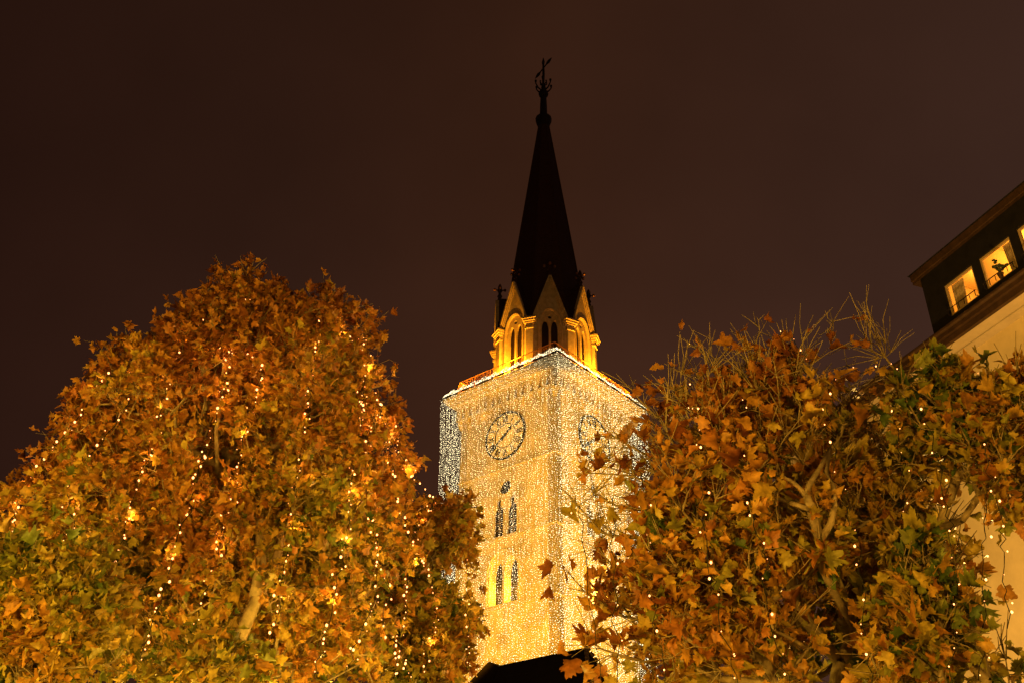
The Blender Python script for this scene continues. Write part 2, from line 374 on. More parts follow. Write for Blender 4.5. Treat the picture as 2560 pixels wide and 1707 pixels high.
# belfry octagon
DV = (-(R_ + L_)).normalized(); DA = math.atan2(DV.y, DV.x)
AP = 4.88; HWF = AP * math.tan(math.pi / 8)
def belfry():
    core = MB()
    rr = (AP - .9) / math.cos(math.pi / 8)
    core.lathe(CT + Z_ * 49.9, [(rr, 0), (rr, 8.0)], 8, DA + math.pi / 8)
    core_o = tw('belfry_core', core, M_dark)
    for k in range(8):
        a = DA + k * math.pi / 4; nrm = Vector((math.cos(a), math.sin(a), 0)); ex = Vector((-math.sin(a), math.cos(a), 0))
        o = CT + nrm * AP
        m = MB()
        GW = 1.84; outer = [(-HWF, 49.95), (HWF, 49.95), (HWF, 56.8), (GW, 56.8), (0, 62.4), (-GW, 56.8), (-HWF, 56.8)]
        big = arch(0, 2.3, 50.9, 55.9, 58.25, 7)
        m.plate(outer, [big], o, ex, Z_, nrm, .55, .24, back=False)
        gb = tw('gable_wall', m, M_stone)
        # tracery plate set back in the arch
        tr = MB(); lan = [arch(-.46, .70, 51.0, 55.8, 57.05, 6), arch(.46, .70, 51.0, 55.8, 57.05, 6), circle(0, 57.45, .21, 12)]
        tr.plate(big, lan, o - nrm * .22, ex, Z_, nrm, .25, .25, back=False)
        tsub('window_tracery', tr, M_stone, gb)
        gl = MB(); gl.poly([o + ex * p[0] + Z_ * p[1] - nrm * .64 for p in big])
        tsub('dark_louvre', gl, M_glassd, gb)
        # rake mouldings
        rk = MB()
        for sgn in (-1, 1):
            dirv = (ex * (-sgn * GW) + Z_ * 5.6).normalized(); st = o + ex * (sgn * GW) + Z_ * 56.8
            side = dirv.cross(nrm); side = side if side.dot(ex) * sgn > 0 else -side   # away from the gable
            ln = math.hypot(GW, 5.6)
            for q, (w0, w1, d) in enumerate(((-.07, .07, .34), (.08, .20, .22), (.21, .32, .11))):
                rk.obox(st, dirv, side, nrm, .0 - .003 * q, ln - w1 * 2.6, -w1, -w0, -.02 * (q + 1), d)
        tsub('rake_moulding', rk, M_stone, gb)
        am = MB(); ap = arch(0, 2.42, 50.9, 55.9, 58.35, 8)
        am.tube([o + ex * p[0] + Z_ * p[1] + nrm * .03 for p in ap[1:] + ap[:1]], .08, 5)
        tsub('arch_moulding', am, M_stone, gb)
        # little gable roof running back into the spire
        rf = MB(); A = o + nrm * .12
        bk = 2.9
        lft, rgt, top = A - ex * (GW + .12) + Z_ * 56.7, A + ex * (GW + .12) + Z_ * 56.7, A + Z_ * 62.55
        vs = [lft, rgt, top, lft - nrm * bk * 1.0, rgt - nrm * bk, top - nrm * bk]
        rf.add(vs, [(0, 2, 5, 3), (2, 1, 4, 5)])
        tsub('gable_roof', rf, M_slate, gb)
        # finial cross on the gable
        fc = MB(); p = o + Z_ * 62.3 - nrm * .1
        fc.lathe(p, [(.17, 0), (.17, .35), (.26, .45), (.26, .58), (.15, .7), (.13, 1.0), (.24, 1.12), (.28, 1.3), (.2, 1.5), (.2, 1.75), (.12, 2.0), (.02, 2.15)], 8)
        for sg in (-1, 1):
            for ax in (ex, nrm): fc.tube([p + Z_ * 1.32 + ax * sg * .1, p + Z_ * 1.36 + ax * sg * .5], .07, 6)
        fcr = tsub('finial_cross', fc, M_slate, gb)
        # pier and capital on the corner to the right of this face
        ca = a + math.pi / 8; cd = Vector((math.cos(ca), math.sin(ca), 0)); ce = Vector((-math.sin(ca), math.cos(ca), 0))
        pc = CT + cd * (AP / math.cos(math.pi / 8) - .30)
        pm = MB(); pm.obox(pc, cd, ce, Z_, -.3, .42, -.36, .36, 49.97, 56.0)
        pr = tw('corner_pier', pm, M_stone)
        cp = MB()
        for (z0, z1, e3) in ((55.75, 55.95, .10), (56.0, 56.35, .03), (56.35, 56.55, .16), (56.55, 56.78, .28), (56.78, 56.95, .38)):
            cp.obox(pc, cd, ce, Z_, -.3, .42 + e3, -.36 - e3, .36 + e3, z0, z1)
        tsub('capital', cp, M_stone, pr)
        # knobs of the crosses
        for sg in (-1, 1):
            for ax in (ex, nrm):
                kb = MB()
                c0 = p + Z_ * 1.36 + ax * sg * .55
                kb.lathe(c0, [(.05, -.16), (.13, -.12), (.15, -.06), (.11, -.01), (.13, .04), (.13, .10), (.05, .16)], 8)
                kbo = kb.build('cross_knob', M_copper, None); kbo.parent = gb
belfry()
# spire with flared foot, ring, shaft and cross
sp_ = MB()
sp_.lathe(CT, [(4.55, 57.0), (4.30, 60.3), (3.52, 66.7), (.66, 87.9)], 8, DA + math.pi / 8)
for j in range(8):      # broaches in the valleys between the gables
    a = DA + math.pi / 8 + j * math.pi / 4; d = Vector((math.cos(a), math.sin(a), 0))
    vs = [CT + d * 5.30 + Z_ * 56.84, CT + d * 4.2 + Z_ * 60.9]
    for q in (a - math.pi / 8, a + math.pi / 8):
        n2 = Vector((math.cos(q), math.sin(q), 0)); t2 = Vector((-math.sin(q), math.cos(q), 0)) * (1 if q < a else -1)
        vs.append(CT + n2 * (AP + .02) + t2 * 1.78 + Z_ * 56.84)
    sp_.add(vs, [(0, 1, 2), (1, 0, 3)])
spire = tw('spire', sp_, M_slate)
rs = MB()
for j in range(8):
    a = DA + math.pi / 8 + j * math.pi / 4; d = Vector((math.cos(a), math.sin(a), 0))
    rs.tube([CT + d * 4.31 + Z_ * 60.3, CT + d * 3.53 + Z_ * 66.7, CT + d * .68 + Z_ * 87.9], [.09, .08, .05], 5)
tsub('spire_rib', rs, M_slate, spire)
cl = MB(); cl.lathe(CT, [(.62, 87.85), (.8, 88.3), (.95, 88.8), (.98, 89.3), (.5, 89.4), (.46, 89.6), (.42, 91.5), (.36, 93.0), (.55, 93.2), (.62, 93.5), (.5, 93.85), (.25, 94.0), (.2, 94.3), (.3, 94.6), (.18, 95.0), (.1, 95.3)], 12)
tsub('spire_collar', cl, M_iron, spire)
cx = MB(); B = CT
vdir = Vector((1, -.25, 0)).normalized()
cx.tube([B + Z_ * 94.9, B + Z_ * 97.0 + vdir * .02, B + Z_ * 98.6, B + Z_ * 99.1, B + Z_ * 99.85], [.13, .17, .14, .20, .04], 6)
for sg in (-1, 1):
    dd = (vdir * .55 + Vector((0, -1, 0)) * .83).normalized() * sg
    up = Z_ * 98.0
    cx.tube([B + up + dd * .1, B + up + dd * .7, B + up + dd * 1.15, B + up + dd * 1.5, B + up + dd * 2.0], [.08, .08, .19, .16, .03], 6)
for j in range(6):
    a = .4 + j * math.pi / 3; d = Vector((math.cos(a), math.sin(a), 0))
    cx.tube([B + Z_ * 94.0 + d * .15, B + Z_ * 94.25 + d * .7, B + Z_ * 94.9 + d * 1.05, B + Z_ * 95.4 + d * 1.05], [.1, .1, .08, .16], 5)
    cx.tube([B + Z_ * 94.9 + d * .1, B + Z_ * 95.35 + d * .45, B + Z_ * 95.6 + d * .4], [.07, .08, .12], 5)
tsub('spire_cross', cx, M_iron, spire)

# floodlights standing on the balcony
for i, (nrm, tang, pw, lab) in enumerate(((-R_, -L_, 6500, 'small floodlight on the tower balcony below the left belfry gable'),
                               (-L_, -R_, 7500, 'small floodlight on the tower balcony below the right belfry gable'),
                               ((L_ - R_).normalized(), -(R_ + L_).normalized(), 5000, 'small floodlight at the far left corner of the tower balcony'),
                               ((R_ - L_).normalized(), -(R_ + L_).normalized(), 5000, 'small floodlight at the far right corner of the tower balcony'))):
    p = CT + nrm * 6.05 + tang * (.5 if i < 2 else .5)
    fl = empty('floodlight', p + Z_ * 50.0); tag(fl, lab, 'floodlight', 'floodlights on the tower balcony')
    M = MB(); M.box(-.12, .12, -.12, .12, 0.0, .12); M.tube([(0, 0, .1), (0, 0, .2)], .03, 6); M.build('stand', M_iron, fl)
    M = MB(); M.lathe((0, 0, .2), [(.06, 0), (.16, .16), (.17, .2)], 10); M.build('lamp_housing', M_iron, fl)
    lamp('balcony_lamp', 'POINT', p + Z_ * 50.55, pw, (1, .36, .012), .07)

# ------------------------------------------------------------------ light curtains
rng = np.random.default_rng(7)
def octa_mesh(name, pts, rad, material, parent):
    """tiny bulbs, eight faces each, as one mesh"""
    pts = np.asarray(pts); n = len(pts)
    dv = np.array([[1, 0, 0], [-1, 0, 0], [0, 1, 0], [0, -1, 0], [0, 0, 1.2], [0, 0, -1.2]])
    v = (pts[:, None, :] + dv[None] * np.asarray(rad).reshape(-1, 1, 1)).reshape(-1, 3)
    t = np.array([[0, 2, 4], [2, 1, 4], [1, 3, 4], [3, 0, 4], [2, 0, 5], [1, 2, 5], [3, 1, 5], [0, 3, 5]])
    f = (t[None] + (np.arange(n) * 6)[:, None, None]).reshape(-1)
    me = bpy.data.meshes.new(name); me.vertices.add(len(v)); me.vertices.foreach_set('co', v.ravel())
    nf = len(f) // 3; me.loops.add(len(f)); me.loops.foreach_set('vertex_index', f)
    me.polygons.add(nf); me.polygons.foreach_set('loop_start', np.arange(nf) * 3); me.polygons.foreach_set('loop_total', np.full(nf, 3))
    me.update(calc_edges=True); me.validate()
    return new_obj(name, me, material, parent)
cur_labels = ['golden light curtain hanging over the left clock face of the tower', 'golden light curtain hanging over the right clock face of the tower',
              'light curtain on the far right side of the tower, seen edge on', 'light curtain on the far left side of the tower, white against the sky']
for k in range(4):
    nrm = sides[k][2]; ex = sides[k][1]
    root = empty('light_curtain', CT + nrm * (S / 2) + Z_ * 50)
    tag(root, cur_labels[k], 'light curtain', 'light curtains hanging from the tower cornice')
    pts = []; wires = MB()
    ns = 82 if k < 2 else 80
    zb = 12.0
    for i in range(ns + 1):
        u = -S / 2 + S * i / ns + rng.normal(0, .03)
        ph = rng.uniform(0, 6.28); amp = rng.uniform(.02, .07); gust = .10 * math.sin(u * 1.7 + k)
        def pos(z, u=u, ph=ph, amp=amp, gust=gust):
            t = (50 - z) / 38.0
            sh = 1 - .045 * min(1, t * 2.0) - .03 * t
            return nrm * (S / 2 * sh + gust * math.sin(t * 3) * 1.5) + ex * (u * sh + amp * math.sin(z * .9 + ph)) + Z_ * (z - 50)
        z = 49.9 - rng.uniform(0, .15)
        while z > zb:
            p = pos(z); jj = ex * rng.normal(0, .05); pts.append((p.x + jj.x + rng.normal(0, .01), p.y + jj.y, p.z)); z -= rng.uniform(.13, .27)
        wires.tube([pos(q) for q in np.linspace(49.98, zb, 9)], .005, 3, cap=False)
    # the rim: cables drawn up from the cornice edge towards the railing
    rim = []
    for i in range(950):
        u = rng.uniform(-1, 1) * S / 2; t = rng.uniform(0, 1)
        d = S / 2 - .45 * t; u = max(-d, min(d, u)); zz = .10 + .85 * t * (.75 + .25 * math.sin(u * 2.3) ** 2) + rng.normal(0, .03)
        p = nrm * (d - S / 2 + S / 2) + ex * u + Z_ * zz; rim.append((p.x, p.y, p.z))
    base = CT + Z_ * 50 - root.location     # pts are relative to the tower axis
    allp = np.array(pts) + np.array(base)[None]; rimp = np.array(rim) + np.array(base)[None]
    cab = MB()
    cab.v = [(v[0] + base.x, v[1] + base.y, v[2] + base.z) for v in wires.v]; cab.f = wires.f; cab.mi = wires.mi
    for q in range(4):
        cab.tube([base + nrm * (S / 2 + .03 * q) + ex * (t * S / 2) + Z_ * (.02 + .05 * math.sin(t * 20 + q)) for t in np.linspace(-1, 1, 40)], .035, 5)
    cab.build('cable_net', M_wire, root)
    rad = np.concatenate([rng.choice([.014, .021, .032], len(allp)) * (1.18 if k == 1 else 1.0) * rng.uniform(.85, 1.15, len(allp)), rng.choice([.014, .024, .036], len(rimp))])
    b = octa_mesh('bulbs', np.concatenate([allp, rimp]), rad, M_net, root); b['kind'] = 'stuff'

# ------------------------------------------------------------------ dark church roof in front of the tower
def on_plane(px, py, p0, n):
    d = at(px, py, 1.0) - CAM; k = ((p0 - CAM).dot(n)) / d.dot(n); return CAM + d * k
OFF = -7.0
P0 = NC + R_ * OFF
pk = on_plane(1465, 1617, P0, R_); pl = on_plane(1222, 1680, P0, R_)
zr = pk.z; ridge_len = 24.0
root = empty('church_nave', (pk.x, pk.y, 0)); tag(root, 'low dark church roof with pale hip tiles at the foot of the tower', 'church building')
o0 = Vector((0, 0, 0)); hs = 5.2; drop = 9.0
a = Vector((0, 0, zr)); b = a + L_ * 7.6; 
dz = Z_ * -drop
fl_, fr_ = a - L_ * 4.5 - R_ * hs + dz, a - L_ * 4.5 + R_ * hs + dz
bl_, br_ = b - R_ * hs + dz, b + R_ * hs + dz
M = MB(); M.add([a, b, fl_, fr_, bl_, br_], [(0, 1, 4, 2), (1, 0, 3, 5), (0, 2, 3), (2, 4, 5, 3), (1, 5, 4)]); M.build('roof', M_roof, root)
M = MB(); c0 = a - L_ * 4.0
for q in (fl_, fr_):
    for i in range(26):
        p, p2 = a.lerp(q, i / 26), a.lerp(q, (i + .86) / 26)
        M.tube([p + Z_ * .02, p2 + Z_ * .06], [.13, .17], 6)
M.build('hip_tiles', M_ridge, root)
M = MB()
zz = zr - drop - .02
cs = [fl_ + R_ * .5 + L_ * .5, fr_ - R_ * .5 + L_ * .5, br_ - R_ * .5, bl_ + R_ * .5]
vs = [Vector((c.x, c.y, 0)) for c in cs] + [Vector((c.x, c.y, zz)) for c in cs]
M.add(vs, [(i, (i + 1) % 4, 4 + (i + 1) % 4, 4 + i) for i in range(4)]); M.build('wall', M_stone, root)
M = MB()   # small dormer crest at the left end of the ridge
c = b + L_ * .1 - Z_ * .3
M.add([c + Z_ * .75 + L_ * 1.0, c + Z_ * .25, c + L_ * 2.8 - Z_ * .4, c - Z_ * 4 , c + L_ * 2.8 - Z_ * 4] +
      [q + R_ * 2 for q in (c + Z_ * .75 + L_ * 1.0, c + Z_ * .25, c + L_ * 2.8 - Z_ * .4, c - Z_ * 4, c + L_ * 2.8 - Z_ * 4)],
      [(1, 0, 2, 4, 3), (6, 8, 9, 7, 5), (0, 1, 6, 5), (0, 5, 7, 2), (2, 7, 9, 4), (1, 3, 8, 6)])
M.build('roof_dormer', M_roof, root)

# ------------------------------------------------------------------ house on the right
K = 1.3
HA = math.radians(-20); HD = Vector((math.sin(HA), math.cos(HA), 0)); HN = Vector((HD.y, -HD.x, 0))   # HN points into the house
H0 = Vector((9.985 * K, 20 * K, 0))
hz_ = lambda z: (z - 1.6) * K + 1.6
house = empty('town_house', H0); tag(house, 'cream town house with dark wooden attic storey and three lit windows', 'house')
M_cream = mat('cream_render', (0.66, 0.52, 0.30), 0.9, var=0.14, scale=0.9, bump=0.2)
M_soffit = mat('soffit_boards', (0.50, 0.40, 0.27), 0.8, var=0.1, scale=2)
M_brown = mat('brown_fascia', (0.055, 0.028, 0.015), 0.6, var=0.35, scale=4)
M_attic = mat('dark_attic_cladding', (0.010, 0.008, 0.009), 0.7, var=0.4, scale=3, bump=0.2)
M_room = mat('room_paint', (0.72, 0.52, 0.22), 0.9)
M_curtain = mat('net_curtain_cloth', (0.55, 0.42, 0.24), 0.9, var=0.15, scale=6)
M_frame = mat('pale_window_frame', (0.50, 0.34, 0.16), 0.6)
M_leafd = mat('house_plant_leaf', (0.04, 0.05, 0.02), 0.6)
def hb(mb, s0, s1, n0, n1, z0, z1): mb.obox(Vector((0, 0, 0)), HD, HN, Z_, s0, s1, n0, n1, z0, z1)
s_far, s_near = 8.5, -16.0
zf0, zf1 = hz_(14.16), hz_(14.50)
m = MB(); hb(m, s_near, s_far, .97, 12, 0, zf0 - .004); m.build('wall', M_cream, house)
m = MB(); hb(m, s_near, s_far + .6, .14, .60, zf0 + .005, zf0 + .06); hb(m, s_near, s_far + .6, .62, .97, zf0 - .03, zf0 + .03); m.build('soffit', M_soffit, house)
m = MB(); hb(m, s_near, s_far + .6, 0, .13, zf0 - .02, zf0 + .17); hb(m, s_near, s_far + .6, -.10, .10, zf0 + .18, zf0 + .42)
hb(m, s_near, s_far + .6, .10, 3.0, zf0 + .19, zf0 + .38); m.build('eave_board', M_brown, house)
m = MB()
m.tube([HD * s_near + HN * -.12 + Z_ * (zf0 + .38), HD * (s_far + .6) + HN * -.12 + Z_ * (zf0 + .38)], .08, 8); m.build('gutter', M_brown, house)
# attic storey: front plate with three windows
za0, za1 = zf1 - .02, hz_(16.2)
wins = [(-1.55 * K, -.62 * K), (-2.70 * K, -1.77 * K), (-3.85 * K, -2.92 * K)]
wz0, wz1 = hz_(14.72), hz_(15.58)
m = MB()
m.plate([(s_near, za0), (0, za0), (0, za1), (s_near, za1)], [[(a, wz0), (b, wz0), (b, wz1), (a, wz1)] for a, b in wins], HN * .02, HD, Z_, -HN, .12, .12, back=True)
hb(m, -.1, -.004, .15, 6, za0, za1); hb(m, s_near, -.11, 5.9, 6.0, za0, za1)
m.build('attic_wall', M_attic, house)
m = MB(); hb(m, s_near, .27 * K, .02, 6.3, hz_(16.2), hz_(16.27)); m.build('attic_ceiling_board', M_brown, house)
m = MB(); hb(m, s_near, .27 * K, -.03, .2, hz_(16.28), hz_(16.46)); m.build('roof_edge', M_brown, house)
m = MB()
rv = [HD * s + HN * n + Z_ * z for s in (s_near, .30 * K + .05) for n, z in ((-.06, hz_(16.48)), (3.2, hz_(16.50) + 1.1), (6.5, hz_(16.50)))]
m.add(rv, [(0, 3, 4, 1), (1, 4, 5, 2), (0, 1, 2), (3, 5, 4), (0, 2, 5, 3)]); m.build('attic_roof', M_attic, house)
m = MB()   # low main roof beyond the attic
rv = [HD * s + HN * n + Z_ * z for s in (.05, s_far + .6) for n, z in ((.0, zf0 + .43), (6.0, zf0 + 2.3), (12.0, zf0 + .43))]
m.add(rv, [(0, 3, 4, 1), (1, 4, 5, 2), (0, 1, 2), (3, 5, 4), (0, 2, 5, 3)]); m.build('main_roof', M_attic, house)
M_pane = bpy.data.materials.new('window_pane_glass'); M_pane.use_nodes = True
t = M_pane.node_tree; t.nodes.clear(); tr = t.nodes.new('ShaderNodeBsdfTransparent'); gl = t.nodes.new('ShaderNodeBsdfGlossy'); gl.inputs[1].default_value = .05
mx = t.nodes.new('ShaderNodeMixShader'); mx.inputs[0].default_value = .05; oo = t.nodes.new('ShaderNodeOutputMaterial')
t.links.new(tr.outputs[0], mx.inputs[1]); t.links.new(gl.outputs[0], mx.inputs[2]); t.links.new(mx.outputs[0], oo.inputs[0])
for i, (a, b) in enumerate(wins):
    m = MB()
    for (x0, x1, y0, y1) in ((a + .002, b - .002, wz1 - .07, wz1 - .002), (a + .002, b - .002, wz0 + .002, wz0 + .07), (a + .002, a + .07, wz0 + .07, wz1 - .07), (b - .07, b - .002, wz0 + .07, wz1 - .07)):
        hb(m, x0, x1, .07, .13, y0, y1)
    wn = m.build('window', M_frame, house)
    m = MB(); hb(m, a + .07, b - .07, .09, .10, wz0 + .07, wz1 - .07); m.build('pane', M_pane, wn)
    # net curtain, gathered
    cs0, cs1 = ((b - .62, b - .12), (a + .10, a + .45), (a + .1, b - .1))[i]
    m = MB(); nn = 40; top = []; bot = []
    for q in range(nn + 1):
        s_ = cs0 + (cs1 - cs0) * q / nn; dn = .22 + .035 * math.sin(q * 1.15) + .01 * math.sin(q * 2.7)
        top.append(HD * s_ + HN * dn + Z_ * (wz1 - .03)); 
        pin = .12 * math.sin(math.pi * min(1, q / nn)) if i != 2 else 0
        bot.append(HD * (s_ + (.10 if i == 0 else -.08 if i == 1 else 0) * (1 - q / nn if i == 0 else q / nn)) + HN * dn + Z_ * (wz0 + .05))
    m.add(top + bot, [(q, q + 1, nn + 2 + q, nn + 1 + q) for q in range(nn)]); m.build('net_curtain', M_curtain, wn, True)
    m = MB(); z1 = wz0 + .17
    m.tube([HD * a - HN * .10 + Z_ * z1, HD * b - HN * .10 + Z_ * z1], .016, 6)
    for q in range(6):
        s_ = a + .04 + (b - a - .08) * q / 5; m.tube([HD * s_ - HN * .10 + Z_ * (wz0 - .02), HD * s_ - HN * .10 + Z_ * z1], .013, 5)
    for q in (a + .04, b - .04): m.tube([HD * q - HN * .10 + Z_ * (wz0 + .01), HD * q + HN * .03 + Z_ * (wz0 - .01)], .013, 5)
    m.build('window_railing', M_iron, wn)
m = MB()
for (a, b) in ((-1.64 * K, -.2), (-4.1 * K, -1.68 * K)):
    p = [HD * s_ + HN * n + Z_ * z for s_ in (a, b) for n in (.16, 3.4) for z in (za0 + .02, za1 - .06)]
    m.add(p, [(0, 1, 3, 2), (4, 6, 7, 5), (2, 3, 7, 6), (0, 2, 6, 4), (1, 5, 7, 3)])
m.build('room_interior', M_room, house)
for s_ in (-1.0 * K, -2.3 * K, -3.4 * K):
    lamp('room_lamp', 'POINT', H0 + HD * s_ + HN * 1.4 + Z_ * (za1 - .5), 60, (1, .50, .08), .12)
# house plant on the middle sill
pl_ = empty('potted_plant', H0 + HD * (-2.28 * K) - HN * .07 + Z_ * (wz0 - .0)); tag(pl_, 'small potted plant silhouetted on the middle attic window sill', 'plant')
m = MB(); m.lathe((0, 0, -.03), [(.06, 0), (.09, .13), (.10, .14)], 10); m.build('pot', M_brown, pl_)
m = MB(); random.seed(5)
for q in range(9):
    a = random.uniform(0, 6.28); r = random.uniform(.05, .2); h = random.uniform(.22, .52)
    tip = Vector((r * math.cos(a), r * math.sin(a), h)); m.tube([(0, 0, .1), tip * .6 + Vector((0, 0, .05)), tip], .008, 4)
    for w in range(3):
        c = tip + Vector((random.uniform(-.04, .04), random.uniform(-.04, .04), random.uniform(-.03, .04)))
        m.lathe(c, [(.01, -.03), (.05, -.01), (.055, .01), (.01, .035)], 6)
m.build('leaves', M_leafd, pl_)

# ------------------------------------------------------------------ trees
def leaf_mat(name, stops, transl=.35):
    m = bpy.data.materials.new(name); m.use_nodes = True; t = m.node_tree; t.nodes.clear()
    at_ = t.nodes.new('ShaderNodeAttribute'); at_.attribute_name = 'tint'
    r = t.nodes.new('ShaderNodeValToRGB'); t.links.new(at_.outputs['Fac'], r.inputs[0])
    for i, (p, c) in enumerate(stops):
        e = r.color_ramp.elements[i] if i < 2 else r.color_ramp.elements.new(p)
        e.position = p; e.color = (*c, 1)
    tcn = t.nodes.new('ShaderNodeTexCoord'); n = t.nodes.new('ShaderNodeTexNoise'); n.inputs['Scale'].default_value = 14
    n.inputs['Detail'].default_value = 3; t.links.new(tcn.outputs['Object'], n.inputs['Vector'])
    hs_ = t.nodes.new('ShaderNodeHueSaturation'); t.links.new(r.outputs[0], hs_.inputs['Color'])
    mr_ = t.nodes.new('ShaderNodeMapRange'); mr_.inputs[1].default_value = .3; mr_.inputs[2].default_value = .7; mr_.inputs[3].default_value = .6; mr_.inputs[4].default_value = 1.35
    t.links.new(n.outputs[0], mr_.inputs[0]); t.links.new(mr_.outputs[0], hs_.inputs['Value'])
    d = t.nodes.new('ShaderNodeBsdfPrincipled'); d.inputs['Roughness'].default_value = .5; d.inputs['Specular IOR Level'].default_value = .35
    tl = t.nodes.new('ShaderNodeBsdfTranslucent'); mx = t.nodes.new('ShaderNodeMixShader'); mx.inputs[0].default_value = transl
    t.links.new(hs_.outputs[0], d.inputs['Base Color']); t.links.new(hs_.outputs[0], tl.inputs[0])
    o = t.nodes.new('ShaderNodeOutputMaterial'); t.links.new(d.outputs[0], mx.inputs[1]); t.links.new(tl.outputs[0], mx.inputs[2]); t.links.new(mx.outputs[0], o.inputs[0])
    return m
STOPS = [(0.0, (.16, .05, .012)), (1.0, (.07, .12, .02)), (.25, (.35, .145, .025)), (.48, (.42, .23, .035)), (.64, (.40, .30, .045)), (.82, (.20, .21, .03))]
M_leaf = leaf_mat('autumn_plane_leaf', STOPS)
half_full = [(.14, -.06), (.28, -.03), (.44, .03), (.40, .12), (.41, .20), (.37, .28), (.47, .34), (.56, .44), (.58, .58), (.46, .58), (.40, .65), (.28, .62), (.29, .74), (.18, .80), (.11, .91)]
half_lite = [(.20, -.06), (.45, .03), (.36, .25), (.56, .42), (.56, .58), (.27, .60), (.25, .76), (.10, .9)]
def leaf_shape(half):
    pts = [(0, 0)] + half + [(0, 1.03)] + [(-x, y) for x, y in reversed(half)]
    return np.array([(0, .38)] + pts)
def poly_dist(P, poly):
    """signed distance (inside positive) of 2-D points to a polygon"""
    poly = np.asarray(poly); P = np.asarray(P); n = len(poly)
    inside = np.zeros(len(P), bool); dmin = np.full(len(P), 1e9)
    for i in range(n):
        a, b = poly[i], poly[(i + 1) % n]; ab = b - a
        t = np.clip(((P - a) @ ab) / (ab @ ab), 0, 1); q = a + t[:, None] * ab
        dmin = np.minimum(dmin, np.hypot(*(P - q).T))
        c = ((a[1] > P[:, 1]) != (b[1] > P[:, 1])) & (P[:, 0] < (b[0] - a[0]) * (P[:, 1] - a[1]) / (b[1] - a[1] + 1e-12) + a[0])
        inside ^= c
    return np.where(inside, dmin, -dmin)
def vnoise(P, freq, seed):
    r = np.random.default_rng(seed); out = np.zeros(len(P))
    for i in range(7):
        k = r.normal(0, 1, 3); k *= freq * r.uniform(.6, 1.5) / np.linalg.norm(k)
        out += np.sin(P @ k * 2 * np.pi + r.uniform(0, 6.28))
    return out / 3.0

